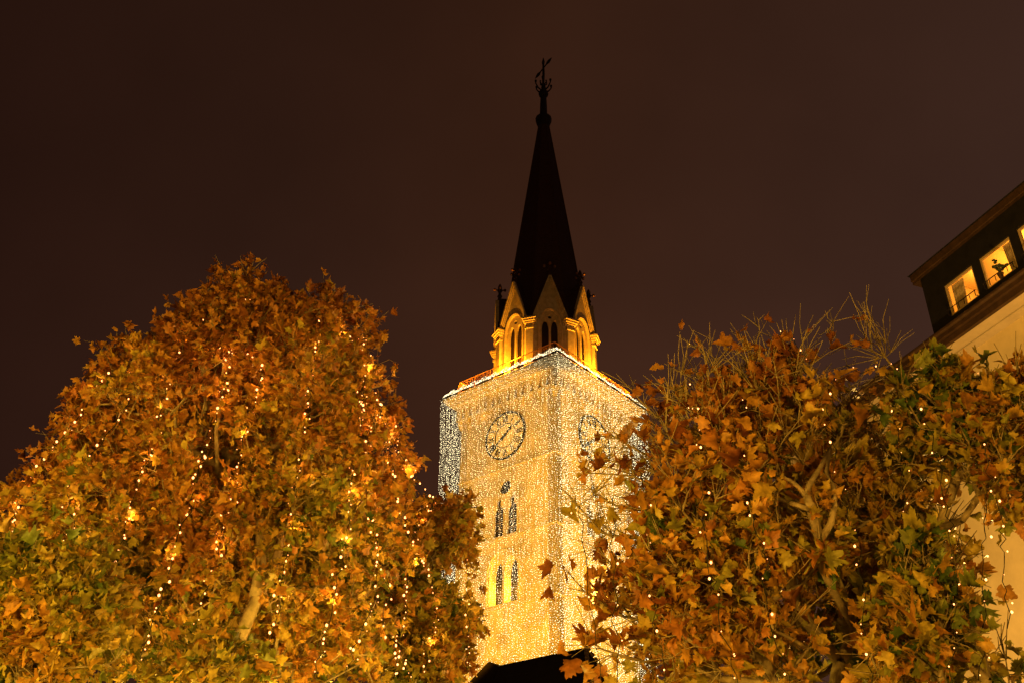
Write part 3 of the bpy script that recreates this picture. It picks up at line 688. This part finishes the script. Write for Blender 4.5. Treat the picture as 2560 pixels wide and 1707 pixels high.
def tree(label, crown_px, dist, base_px, nclu, thick, seed, leafsize, lite, tint_fn, bare_fn=None, gap=-.55, per=9, trunk_r=.2, twig_len=.38, fork_z=None, cull=None, inset=0.0, twr=1.0, limbs=(), sprays=()):
    rg = np.random.default_rng(seed)
    poly = np.array([(lambda p: (p.x, p.z))(at(x, y, dist)) for x, y in crown_px])
    bx = at(base_px, 1700, dist).x
    root = empty('plane_tree', (bx, dist, 0)); tag(root, label, 'tree', 'autumn plane trees on the square')
    # cluster centres inside the crown volume
    lo, hi = poly.min(0), poly.max(0); C = []
    tot = 0
    while tot < nclu:
        q = rg.uniform(lo, hi, (nclu * 3, 2)); d = poly_dist(q, poly)
        th = thick * np.sqrt(np.clip(d / 1.3, 0, 1)) + .12
        y = rg.uniform(-1, 1, len(q)); y = np.sign(y) * np.abs(y) ** .7 * th
        P = np.stack([q[:, 0], dist + y, q[:, 1]], 1)
        # keep the outline true in perspective: widen or narrow with depth
        P[:, 0] *= P[:, 1] / dist; P[:, 2] = 1.6 + (P[:, 2] - 1.6) * (1 + .35 * (P[:, 1] / dist - 1))
        nz_ = vnoise(P, .42, seed + 3) + .5 * vnoise(P, 1.1, seed + 9)
        dens = np.clip((d - inset + .03) / .6, .12, 1)
        ok = (d > inset) & (nz_ > gap) & (rg.uniform(0, 1, len(q)) < dens)
        if cull is not None: ok &= cull(P)
        C.append(P[ok]); tot += ok.sum()
    C = np.concatenate(C)[:nclu]
    # skeleton
    cz = np.percentile(C[:, 2], 12) if fork_z is None else fork_z
    cxm = C[:, 0].mean()
    nodes = []; par = []
    nt_ = 9
    for i in range(nt_):
        t = i / (nt_ - 1)
        nodes.append(np.array([bx + (cxm - bx) * .5 * t ** 2 + .06 * math.sin(i * 1.7 + seed), dist + .05 * math.cos(i * 2.1), cz * t])); par.append(i - 1)
    # leader with limbs
    top = np.array([cxm, dist, C[:, 2].max() * .9]); tb = nodes[-1]
    for i in range(1, 6):
        t = i / 6; nodes.append(tb + (top - tb) * t + np.array([.18 * math.sin(i * 2 + seed), .15 * math.cos(i * 3), 0])); par.append(len(nodes) - 2)
    first = nt_ - 2
    order = np.argsort(np.linalg.norm(C - tb, axis=1) + rg.uniform(0, 1.2, len(C)))
    arr = np.zeros((len(C) * 3 + 40, 3)); arr[:len(nodes)] = nodes; plen = np.zeros(len(arr)); cnt = len(nodes)
    for i in range(1, cnt): plen[i] = plen[par[i]] + np.linalg.norm(arr[i] - arr[par[i]]) * (0 if i < nt_ else .6)
    leafnode = []
    for ci in order:
        c = C[ci]
        dd = np.linalg.norm(arr[first:cnt] - c, axis=1)
        up = np.clip(arr[first:cnt, 2] - c[2], 0, None)
        j = int(np.argmin(dd + .28 * plen[first:cnt] + .7 * up)) + first
        L = dd[j - first]; k = 1 if L < .5 else 2 if L < 1.2 else 3
        prev = j; a = arr[j].copy()
        for s_ in range(1, k + 1):
            t = s_ / k; q = a + (c - a) * t
            if s_ < k: q = q + rg.normal(0, .09 * L, 3) + np.array([0, 0, -.10 * L * math.sin(math.pi * t)])
            arr[cnt] = q; par.append(prev); plen[cnt] = plen[prev] + np.linalg.norm(q - arr[prev]); prev = cnt; cnt += 1
        leafnode.append(prev)
    desc = np.zeros(cnt)
    for n_ in leafnode: desc[n_] += 1
    for i in range(cnt - 1, 0, -1): desc[par[i]] += desc[i]
    rad = .0058 * np.power(np.maximum(desc, 1), .50) * (trunk_r / (.0058 * math.sqrt(nclu))) ** .5
    rad[:nt_] = trunk_r * np.linspace(1.25, .9, nt_)
    rad[nt_:] = np.minimum(rad[nt_:], trunk_r * .42)
    tr_, br_ = MB(), MB()
    loc = np.array([bx, dist, 0.0])
    for i in range(1, cnt):
        a, b = arr[par[i]] - loc, arr[i] - loc
        r0 = min(rad[par[i]], rad[i] * 1.5); r1 = rad[i]
        (tr_ if i < nt_ else br_).tube([a, b], [r0, r1], 8 if r1 > .03 else 5 if r1 > .012 else 3, cap=False)
    for pl_px, r0, r1 in limbs:
        if not lite: r0, r1 = r0 * .62, r1 * .62      # bare limbs seen in front of the leaves
        q = [at(x, y, dist - dd_) for x, y, dd_ in pl_px]
        br_.tube([Vector(np.array(p) - loc) for p in q], list(np.linspace(r0, r1, len(q))), 8)
    # twigs + leaves
    base_l, dir_l, siz_l = [], [], []
    for sp_px, r0, nlv in sprays:    # nearly bare side branches with fine twigs
        q = [Vector(at(x, y, dist - dd_)) for x, y, dd_ in sp_px]
        br_.tube([p - Vector(loc) for p in q], list(np.linspace(r0, .004, len(q))), 6)
        for i in range(len(q) - 1):
            for _ in range(5):
                a = q[i].lerp(q[i + 1], rg.uniform()); dm = (q[i + 1] - q[i]).normalized()
                d = (dm + Vector(rg.normal(0, .6, 3))).normalized(); L = rg.uniform(.12, .5)
                b = a + d * L * .5 + Vector(rg.normal(0, .02, 3)); c = a + d * L + Vector((0, 0, rg.uniform(-.05, .08)))
                br_.tube([a - Vector(loc), b - Vector(loc), c - Vector(loc)], [.006, .0045, .003], 3, cap=False)
                if rg.uniform() < .5:
                    e_ = b + (d + Vector(rg.normal(0, .7, 3))).normalized() * L * .5; br_.tube([b - Vector(loc), e_ - Vector(loc)], [.004, .0025], 3, cap=False)
                if rg.uniform() < nlv:
                    ld = rg.normal(0, .5, 3) + np.array([0, 0, -.9]); base_l.append(np.array(c)); dir_l.append(ld / np.linalg.norm(ld)); siz_l.append(leafsize * rg.uniform(.8, 1.5))
    dirs = []
    for n_ in leafnode:
        c = arr[n_]; pd = c - arr[par[n_]]; pd /= (np.linalg.norm(pd) + 1e-9)
        bare = bare_fn is not None and rg.uniform() < bare_fn(c)
        for q in range(3 if not bare else 5):
            d = pd * .9 + rg.normal(0, .55, 3) + np.array([0, 0, .35 if not bare else .55]); d /= np.linalg.norm(d)
            ln = twig_len * rg.uniform(.5, 1.2) * (1.45 if bare else 1)
            mid = c + d * ln * .5 + rg.normal(0, .02, 3); tip = c + d * ln + np.array([0, 0, -.03])
            br_.tube([c - loc, mid - loc, tip - loc], [.006 * twr, .0045 * twr, .0028 * twr], 3, cap=False)
            nl = max(1, per // 3) if not bare else int(rg.uniform() < .22)
            for w_ in range(nl):
                t = rg.uniform(.25, 1.0)
                p = c + (tip - c) * t
                ldir = d * .5 + rg.normal(0, .65, 3) + np.array([0, 0, -.35]); ldir /= np.linalg.norm(ldir)
                base_l.append(p + ldir * .05); dir_l.append(ldir); siz_l.append(leafsize * rg.choice([.55, .8, 1, 1.35], p=[.2, .3, .35, .15]) * rg.uniform(.85, 1.15))
    tr_.build('trunk', M_bark, root, True); br_.build('branches', M_bark, root, True)
    base = np.array(base_l) - loc; D = np.array(dir_l); sz = np.array(siz_l); n = len(base)
    nr = rg.normal(0, 1, (n, 3)); nr[:, 2] += 1.0; nr[:, 1] -= .5
    nr -= (nr * D).sum(1)[:, None] * D; nr /= np.linalg.norm(nr, axis=1)[:, None]
    X = np.cross(D, nr)
    shp = leaf_shape(half_lite if lite else half_full); k = len(shp)
    fold = rg.uniform(-.2, 1.3, n) * rg.uniform(.3, 1, n); curl = rg.normal(0, .6, n); curl2 = rg.normal(0, .25, n); wid = rg.uniform(.45, 1.1, n)
    tear = np.where(rg.uniform(size=(n, k)) < .12, rg.uniform(.55, .85, (n, k)), rg.uniform(.86, 1.12, (n, k))); tear[:, 0] = 1
    lx = shp[:, 0][None] * wid[:, None] * tear; ly = (shp[:, 1][None] - .38) * tear * rg.uniform(.75, 1.15, (n, 1)) + .38
    fold = np.where(rg.uniform(size=n) < .3, fold + rg.uniform(.4, 1.6, n), fold)
    lz = np.abs(lx) * fold[:, None] - curl[:, None] * (ly - .4) ** 2 + curl2[:, None] * lx * ly + .05 * np.sin(ly * 9 + lx * 7 + curl[:, None] * 30)
    V = base[:, None] + sz[:, None, None] * (lx[..., None] * X[:, None] + ly[..., None] * D[:, None] + lz[..., None] * nr[:, None])
    V = V.reshape(-1, 3)
    tri = np.array([(0, i, i % (k - 1) + 1) for i in range(1, k)])
    F = (tri[None] + (np.arange(n) * k)[:, None, None]).reshape(-1)
    me = bpy.data.meshes.new('leaves'); me.vertices.add(len(V)); me.vertices.foreach_set('co', V.ravel())
    nf = len(F) // 3; me.loops.add(len(F)); me.loops.foreach_set('vertex_index', F.astype(np.int32))
    me.polygons.add(nf); me.polygons.foreach_set('loop_start', np.arange(nf) * 3); me.polygons.foreach_set('loop_total', np.full(nf, 3))
    me.update(calc_edges=True)
    tint = np.clip(tint_fn(base + loc, rg, n), 0, 1)
    at2 = me.attributes.new('tint', 'FLOAT', 'FACE'); at2.data.foreach_set('value', np.repeat(tint, k - 1).astype(np.float32))
    me.polygons.foreach_set('use_smooth', np.ones(nf, bool))
    new_obj('leaves', me, M_leaf, root)
    def front(x, y, extra=0.0):
        """distance of the crown's front surface under a photo pixel"""
        p = at(x, y, dist); d = poly_dist(np.array([[p.x, p.z]]), poly)[0]
        return dist - (thick * math.sqrt(max(0, min(1, d / 1.3))) + .12) * .97 - extra
    return front

def tint_left(P, rg, n):
    return .42 + .17 * vnoise(P, .35, 11) - .05 * (P[:, 2] - 8.5) + rg.normal(0, .15, n)
def tint_right(P, rg, n):
    return .35 + .09 * (P[:, 0] - 1.5) + .16 * vnoise(P, .5, 21) - .10 * (P[:, 2] - 5.5) + rg.normal(0, .2, n)
def tint_far(P, rg, n): return .60 + .18 * vnoise(P, .5, 5) + rg.normal(0, .2, n)

LT = [(588, 630), (560, 680), (525, 715), (500, 760), (450, 775), (410, 820), (372, 835), (340, 880), (250, 868), (222, 900), (205, 955), (150, 985), (140, 1050), (95, 1100), (70, 1180), (-10, 1200), (-60, 1260),
      (-60, 1500), (60, 1640), (250, 1760), (950, 1760), (1040, 1650), (1060, 1500), (1075, 1330), (1050, 1240), (1052, 1160), (1030, 1100), (1000, 1050), (985, 960), (955, 910), (975, 850), (950, 795), (905, 800), (862, 785), (830, 755), (800, 742), (760, 770), (720, 750), (690, 765), (650, 715), (620, 670)]
front_left = tree('tall round autumn plane tree left of the tower, hung with many light strings', LT, 15.0, 640, 3500, 2.3, 3, .132, True, tint_left, gap=-.62, per=15, inset=.2, trunk_r=.26, fork_z=4.6,
    limbs=[([(560, 1700, 1.2), (600, 1590, 1.8), (648, 1480, 2.2), (690, 1400, 2.2), (712, 1330, 2.1)], .11, .05),
           ([(640, 1490, 2.2), (655, 1400, 2.2), (650, 1330, 2.2), (655, 1240, 2.0)], .09, .05),
           ([(300, 1640, 2.2), (272, 1602, 2.25), (248, 1580, 2.25), (222, 1568, 2.25), (215, 1525, 2.2)], .06, .04),
           ([(545, 1180, 1.4), (540, 1080, 2.1), (556, 960, 2.0), (566, 860, 1.7), (575, 780, 1.2)], .035, .02)])
LB = [(-60, 1400), (30, 1350), (100, 1390), (170, 1370), (250, 1410), (330, 1480), (330, 1560), (420, 1600), (520, 1570), (600, 1600), (640, 1780), (-60, 1780)]
front_low = tree('yellow-green lower plane tree at the bottom left corner, nearest the square', LB, 11.5, 100, 600, 1.0, 5, .145, True, lambda P, rg, n: .70 + .12 * vnoise(P, .6, 2) + rg.normal(0, .13, n), gap=-.6, per=9, trunk_r=.15, fork_z=3.2)
LR = [(1030, 1290), (1075, 1262), (1120, 1262), (1160, 1262), (1180, 1300), (1190, 1370), (1208, 1405), (1185, 1425), (1120, 1400), (1095, 1440), (1110, 1490), (1160, 1500), (1195, 1530), (1192, 1590), (1160, 1620), (1165, 1690), (1150, 1760), (940, 1760), (960, 1500)]
front_small = tree('small orange-leaved plane tree overlapping the lower left edge of the tower', LR, 17.0, 1060, 700, 1.1, 8, .15, True, lambda P, rg, n: .12 + tint_left(P, rg, n), gap=-.8, per=12, inset=.12, trunk_r=.14, fork_z=4.0)
RT = [(1650, 960), (1690, 950), (1720, 925), (1760, 945), (1800, 940), (1850, 915), (1890, 900), (1930, 870), (1950, 815), (1985, 810), (2020, 830), (2040, 890), (2100, 860), (2150, 850), (2220, 850), (2270, 890), (2290, 960), (2320, 1080), (2340, 1300), (2360, 1500), (2360, 1780), (1600, 1780), (1540, 1700),
      (1500, 1600), (1440, 1500), (1430, 1350), (1420, 1180), (1470, 1100), (1540, 1060), (1600, 1000), (1620, 975)]
def left_thin(P):
    """few clusters in front of the tower: the crown really starts right of it"""
    x = P[:, 0] / (P[:, 1] * 1.0); r = np.random.default_rng(3).uniform(0, 1, len(P))
    edge = np.clip(.088 + .032 * (P[:, 2] - 4.3), .08, .16)
    return r < np.clip((x - edge) / .05, 0, 1) * .9 + .10
def bare_r(c):
    if c[0] / c[1] < min(.15, .085 + .032 * (c[2] - 4.3)): return .75
    return min(.92, max(.10, .26 + .40 * (c[2] - 5.7) - .10 * (c[0] - 2.2)))
front_right = tree('rusty orange plane tree with bare twigs between the tower and the cream house', RT, 10.0, 2080, 1050, 1.35, 12, .15, False, tint_right, bare_r, gap=-.28, per=11, trunk_r=.15, twig_len=.36, fork_z=3.6, cull=left_thin, inset=.08, twr=1.15,
    limbs=[([(2075, 1420, .6), (2060, 1370, .9), (2042, 1325, 1.3), (2026, 1262, 1.42), (2017, 1235, 1.45)], .085, .07),
           ([(2017, 1238, 1.45), (2022, 1212, 1.45), (2036, 1190, 1.4), (2052, 1165, 1.3), (2075, 1120, 1.0)], .055, .03),
           ([(2019, 1245, 1.45), (2005, 1226, 1.45), (1985, 1206, 1.4), (1960, 1192, 1.3), (1915, 1190, 1.1)], .045, .02),
           ([(2030, 1275, 1.42), (1995, 1262, 1.42), (1955, 1250, 1.3), (1920, 1235, 1.1)], .045, .025),
           ([(2052, 1350, 1.25), (2078, 1305, 1.38), (2086, 1262, 1.42), (2084, 1215, 1.4), (2066, 1180, 1.3), (2075, 1120, 1.1)], .06, .03),
           ([(2130, 1560, .3), (2090, 1490, .7), (2055, 1420, 1.0), (2046, 1350, 1.2)], .06, .06)],
    sprays=[([(1660, 1160, .1), (1591, 1123, .3), (1545, 1095, .3), (1515, 1082, .3)], .016, .35),
            ([(1690, 1290, .2), (1588, 1271, .4), (1540, 1263, .4), (1494, 1235, .4), (1465, 1212, .4)], .022, .12),
            ([(1700, 1350, .3), (1608, 1343, .5), (1540, 1340, .5), (1504, 1330, .5), (1473, 1294, .5), (1430, 1250, .5)], .022, .12),
            ([(1640, 1480, .2), (1570, 1440, .4), (1520, 1400, .4), (1490, 1360, .4)], .016, .5),
            ([(1640, 1560, .2), (1560, 1540, .4), (1500, 1500, .4), (1450, 1470, .4)], .016, .55),
            ([(1640, 1660, .2), (1560, 1640, .4), (1500, 1620, .4), (1480, 1600, .4)], .016, .8),
            ([(1700, 1060, .1), (1640, 1040, .2), (1600, 1000, .2), (1570, 960, .2)], .014, .2),
            ([(1800, 960, .1), (1770, 900, .2), (1740, 860, .2)], .012, .05), ([(2180, 880, .1), (2175, 830, .2), (2182, 790, .2)], .010, .05),
            ([(1900, 900, .1), (1890, 860, .2), (1900, 820, .2)], .012, .1), ([(2080, 870, .1), (2070, 830, .1), (2085, 800, .1)], .012, .1)])
RF = [(2250, 930), (2330, 880), (2400, 905), (2450, 960), (2520, 950), (2580, 930), (2640, 960), (2640, 1300), (2560, 1350), (2480, 1300), (2440, 1420), (2500, 1560), (2560, 1600), (2560, 1780), (2150, 1780), (2180, 1400), (2200, 1100)]
front_far = tree('green plane tree at the right edge in front of the cream house wall', RF, 9.4, 2420, 330, 1.0, 17, .155, False, tint_far, lambda c: .2, gap=-.22, per=12, trunk_r=.12, twig_len=.34, fork_z=3.4, inset=.12, twr=1.4)

# ------------------------------------------------------------------ string lights in the trees
sph = bmesh.new(); bmesh.ops.create_icosphere(sph, subdivisions=1, radius=1.0)
def bulb_mesh(name, r):
    me = bpy.data.meshes.new(name); b2 = sph.copy(); bmesh.ops.scale(b2, vec=(r, r, r * 1.25), verts=b2.verts); b2.to_mesh(me); b2.free(); me.materials.append(M_bulb); return me
B_left = bulb_mesh('bulb_left', .0125); B_right = bulb_mesh('bulb_right', .0085)
srng = random.Random(4)
def string(label, pts, front, spacing, me, extra=.07):
    """a hanging cable with a bulb every so often; pts are photo pixels of points on it"""
    P = [at(x, y, front(x, y, extra)) for x, y in pts]
    # smooth depth jumps
    ys = [p.y for p in P]
    for _ in range(3): ys = [(ys[max(i - 1, 0)] + 2 * ys[i] + ys[min(i + 1, len(ys) - 1)]) / 4 for i in range(len(ys))]
    P = [at(x, y, min(d, d0)) for (x, y), d, d0 in zip(pts, ys, [p.y + .25 for p in P])]
    root = empty('light_string', P[0]); tag(root, label, 'light string', 'light strings hanging in the trees')
    path = []
    for i in range(len(P) - 1):
        n = max(2, int((P[i + 1] - P[i]).length / .15))
        for q in range(n): path.append(P[i].lerp(P[i + 1], q / n) + Vector((srng.uniform(-.02, .02) + .03 * math.sin(3.1 * q + i), srng.uniform(-.03, .03), 0)))
    path.append(P[-1])
    m = MB(); m.tube([p - P[0] for p in path], .0045 if me is B_right else .006, 4, cap=False); m.build('cable', M_wire, root)
    acc = 0; nxt = spacing * .3
    if me is B_left:        # extra point lamps added along the cable for the bulbs' warm spill on leaves
        for p in path[3::5]: lamp('string_glow_fill', 'POINT', p + Vector((srng.gauss(0, .05), .04, 0)), srng.uniform(1.5, 8), (1, .40, .06), .05)
    for a, b in zip(path, path[1:]):
        seg = (b - a).length
        while acc + seg >= nxt:
            p = a.lerp(b, max(0, (nxt - acc) / seg))
            o = bpy.data.objects.new('bulb', me); COL.objects.link(o); o.parent = root
            s_ = srng.choice([.4, .55, .7, .9, 1.1, 1.4]); o.scale = (s_, s_, s_)
            o.location = p - P[0] + Vector((srng.gauss(0, .03), -.015, srng.gauss(0, .02))); nxt += spacing * srng.uniform(.55, 1.5)
        acc += seg
LS = .105
string('light string down the left slope of the tall left tree, second from its outer edge', [(548, 745), (531, 757), (501, 811), (462, 857), (443, 903), (423, 937), (416, 994), (401, 1012), (387, 1088), (370, 1149), (350, 1190), (328, 1265), (315, 1313), (289, 1406), (253, 1493), (232, 1544), (216, 1620), (197, 1662)], front_left, LS, B_left)
string('light string along the outermost left edge of the tall left tree', [(401, 911), (369, 917), (334, 931), (281, 937), (251, 958), (227, 998), (190, 1055), (156, 1093), (123, 1137), (90, 1166), (76, 1200), (49, 1252), (31, 1337), (42, 1425), (57, 1510), (75, 1583), (85, 1659)], front_left, LS, B_left)
string('light string down the middle of the tall left tree, passing right of its dark leader', [(656, 909), (650, 944), (630, 1012), (624, 1056), (608, 1093), (602, 1150), (593, 1201), (574, 1264), (552, 1324), (544, 1387), (530, 1440), (512, 1493), (491, 1575), (479, 1628), (475, 1690)], front_left, LS, B_left)
string('light string down the middle of the tall left tree, passing left of its dark leader', [(532, 876), (581, 875), (563, 964), (553, 994), (529, 1082), (512, 1122), (504, 1159), (485, 1208), (474, 1279), (446, 1338), (433, 1381), (408, 1475), (381, 1567), (361, 1614), (349, 1672)], front_left, LS, B_left)
string('light string from the bright clump at the right shoulder of the tall left tree', [(811, 806), (789, 872), (772, 988), (768, 1042), (751, 1147), (739, 1206), (732, 1288), (718, 1380), (703, 1451), (689, 1551), (677, 1600), (664, 1679)], front_left, LS, B_left)
string('light string down the right flank of the tall left tree, inner one of three', [(917, 848), (916, 899), (907, 960), (908, 1030), (885, 1157), (878, 1229), (873, 1305), (862, 1344), (855, 1415), (836, 1460), (829, 1531), (803, 1604), (791, 1653), (785, 1690)], front_left, LS, B_left)
string('light string down the right flank of the tall left tree, middle one of three', [(905, 1000), (917, 1068), (922, 1171), (926, 1260), (936, 1331), (945, 1385), (941, 1489), (920, 1532), (892, 1600), (878, 1648), (864, 1680)], front_left, LS * .9, B_left)
string('light string down the right flank of the tall left tree, outer one of three', [(940, 980), (965, 1084), (982, 1173), (988, 1227), (1006, 1288), (1018, 1312), (1028, 1382), (1030, 1420), (1016, 1470), (1017, 1520), (1000, 1600), (990, 1690)], front_left, LS * .8, B_left)
string('short light string leaving the right edge of the tall left tree against the sky', [(950, 1010), (980, 1060), (1002, 1113), (1008, 1147), (1022, 1170), (1040, 1191), (1067, 1235), (1085, 1250)], front_left, LS * .7, B_left)
string('light string draped over the small orange tree left of the tower', [(1087, 1251), (1074, 1276), (1035, 1344), (1051, 1378), (1070, 1431), (1091, 1504), (1095, 1522), (1075, 1600), (1060, 1680)], front_small, LS, B_left, .3)
string('light string hanging in front of the lower left corner of the tower', [(1165, 1395), (1169, 1449), (1171, 1500), (1173, 1559), (1171, 1598), (1168, 1680)], lambda x, y, e: 15.8, LS * 1.6, B_left)
string('light string across the crest of the tall left tree below its peak', [(548, 745), (600, 738), (620, 746), (650, 767), (691, 787), (702, 827), (725, 829), (760, 820), (811, 806), (856, 831), (881, 845), (917, 848)], front_left, LS * .9, B_left)
string('sparse light string on the left half of the tall left tree, inside the outermost one', [(325, 992), (319, 1008), (248, 1112), (200, 1172), (173, 1205), (167, 1226), (187, 1323), (164, 1342), (150, 1420), (130, 1520), (110, 1690)], front_left, LS * 1.7, B_left)
string('light string in the bottom right part of the tall left tree', [(960, 1440), (975, 1480), (950, 1560), (1000, 1640), (1025, 1675), (1030, 1700)], front_left, LS, B_left, .25)
string('horizontal light string across the upper middle of the tall left tree', [(440, 900), (480, 890), (532, 876), (600, 872), (640, 900), (656, 909)], front_left, LS, B_left)
RSP = .24
string('light string through the left part of the rusty right tree', [(1725, 950), (1730, 984), (1741, 1081), (1747, 1111), (1749, 1200), (1751, 1265), (1761, 1301), (1768, 1415), (1782, 1454), (1792, 1494), (1811, 1581), (1831, 1662), (1845, 1710)], front_right, RSP, B_right, .15)
string('light string right of the leftmost ones in the rusty right tree, under its bare crest', [(1875, 940), (1873, 996), (1867, 1037), (1865, 1073), (1868, 1177), (1870, 1207), (1890, 1315), (1903, 1360), (1913, 1403), (1917, 1489), (1946, 1620), (1955, 1663), (1975, 1710)], front_right, RSP, B_right, .15)
string('light string passing the forked pale limb in the rusty right tree', [(2060, 1020), (2068, 1046), (2079, 1081), (2088, 1125), (2091, 1198), (2109, 1248), (2125, 1288), (2128, 1333), (2145, 1377), (2166, 1474), (2158, 1563), (2161, 1603), (2173, 1656), (2179, 1710)], front_right, RSP, B_right, .15)
string('light string below the attic corner where the rusty and the green tree meet', [(2244, 907), (2240, 1000), (2243, 1080), (2265, 1158), (2253, 1202), (2264, 1291), (2264, 1360), (2275, 1406), (2280, 1454), (2280, 1551), (2289, 1601), (2285, 1646), (2287, 1710)], front_right, RSP, B_right, .15)
string('light string in the left half of the green right-edge tree', [(2290, 1009), (2333, 1085), (2349, 1167), (2362, 1246), (2371, 1290), (2373, 1335), (2368, 1425), (2388, 1517), (2389, 1608), (2382, 1710)], front_far, RSP, B_right, .15)
string('light string in the right half of the green right-edge tree', [(2465, 1100), (2469, 1159), (2472, 1194), (2467, 1278), (2465, 1324), (2457, 1360), (2452, 1449), (2460, 1538), (2457, 1632), (2446, 1700)], front_far, RSP, B_right, .15)
string('light string against the bare cream wall near the right edge', [(2495, 1240), (2501, 1311), (2508, 1345), (2510, 1381), (2512, 1453), (2515, 1494), (2518, 1570)], lambda x, y, e: 8.6, RSP * .8, B_right)
string('light string hanging beside the right edge of the tower', [(1600, 1180), (1607, 1273), (1621, 1378), (1624, 1410), (1628, 1485), (1640, 1560), (1657, 1640), (1662, 1710)], lambda x, y, e: 8.9, RSP, B_right)
string('light string across the topmost tuft of the rusty right tree', [(1945, 900), (1952, 862), (1955, 825), (1978, 845), (2001, 868), (2003, 907), (2019, 947), (2037, 1013)], front_right, RSP * .7, B_right, .12)
string('horizontal light string under the attic eave in the right tree', [(2037, 1013), (2091, 939), (2110, 915), (2155, 930), (2195, 919), (2244, 907)], front_right, RSP * .8, B_right, .12)
string('horizontal light string between the bare twigs of the rusty right tree', [(1700, 1021), (1764, 1025), (1844, 1003), (1873, 996)], front_right, RSP, B_right, .12)
string('thin light string crossing the lower right face of the tower, left one of two', [(1445, 1260), (1451, 1307), (1467, 1441), (1478, 1511), (1494, 1613), (1502, 1700)], lambda x, y, e: 9.2, RSP * 1.2, B_right)
string('thin light string crossing the lower right face of the tower, right one of two', [(1530, 1240), (1533, 1322), (1537, 1498), (1541, 1649), (1542, 1710)], lambda x, y, e: 9.2, RSP * 1.2, B_right)
string('light string on the cream wall above the green right-edge tree', [(2400, 950), (2439, 943), (2471, 943), (2512, 942), (2547, 968), (2575, 975)], front_far, RSP, B_right, .1)
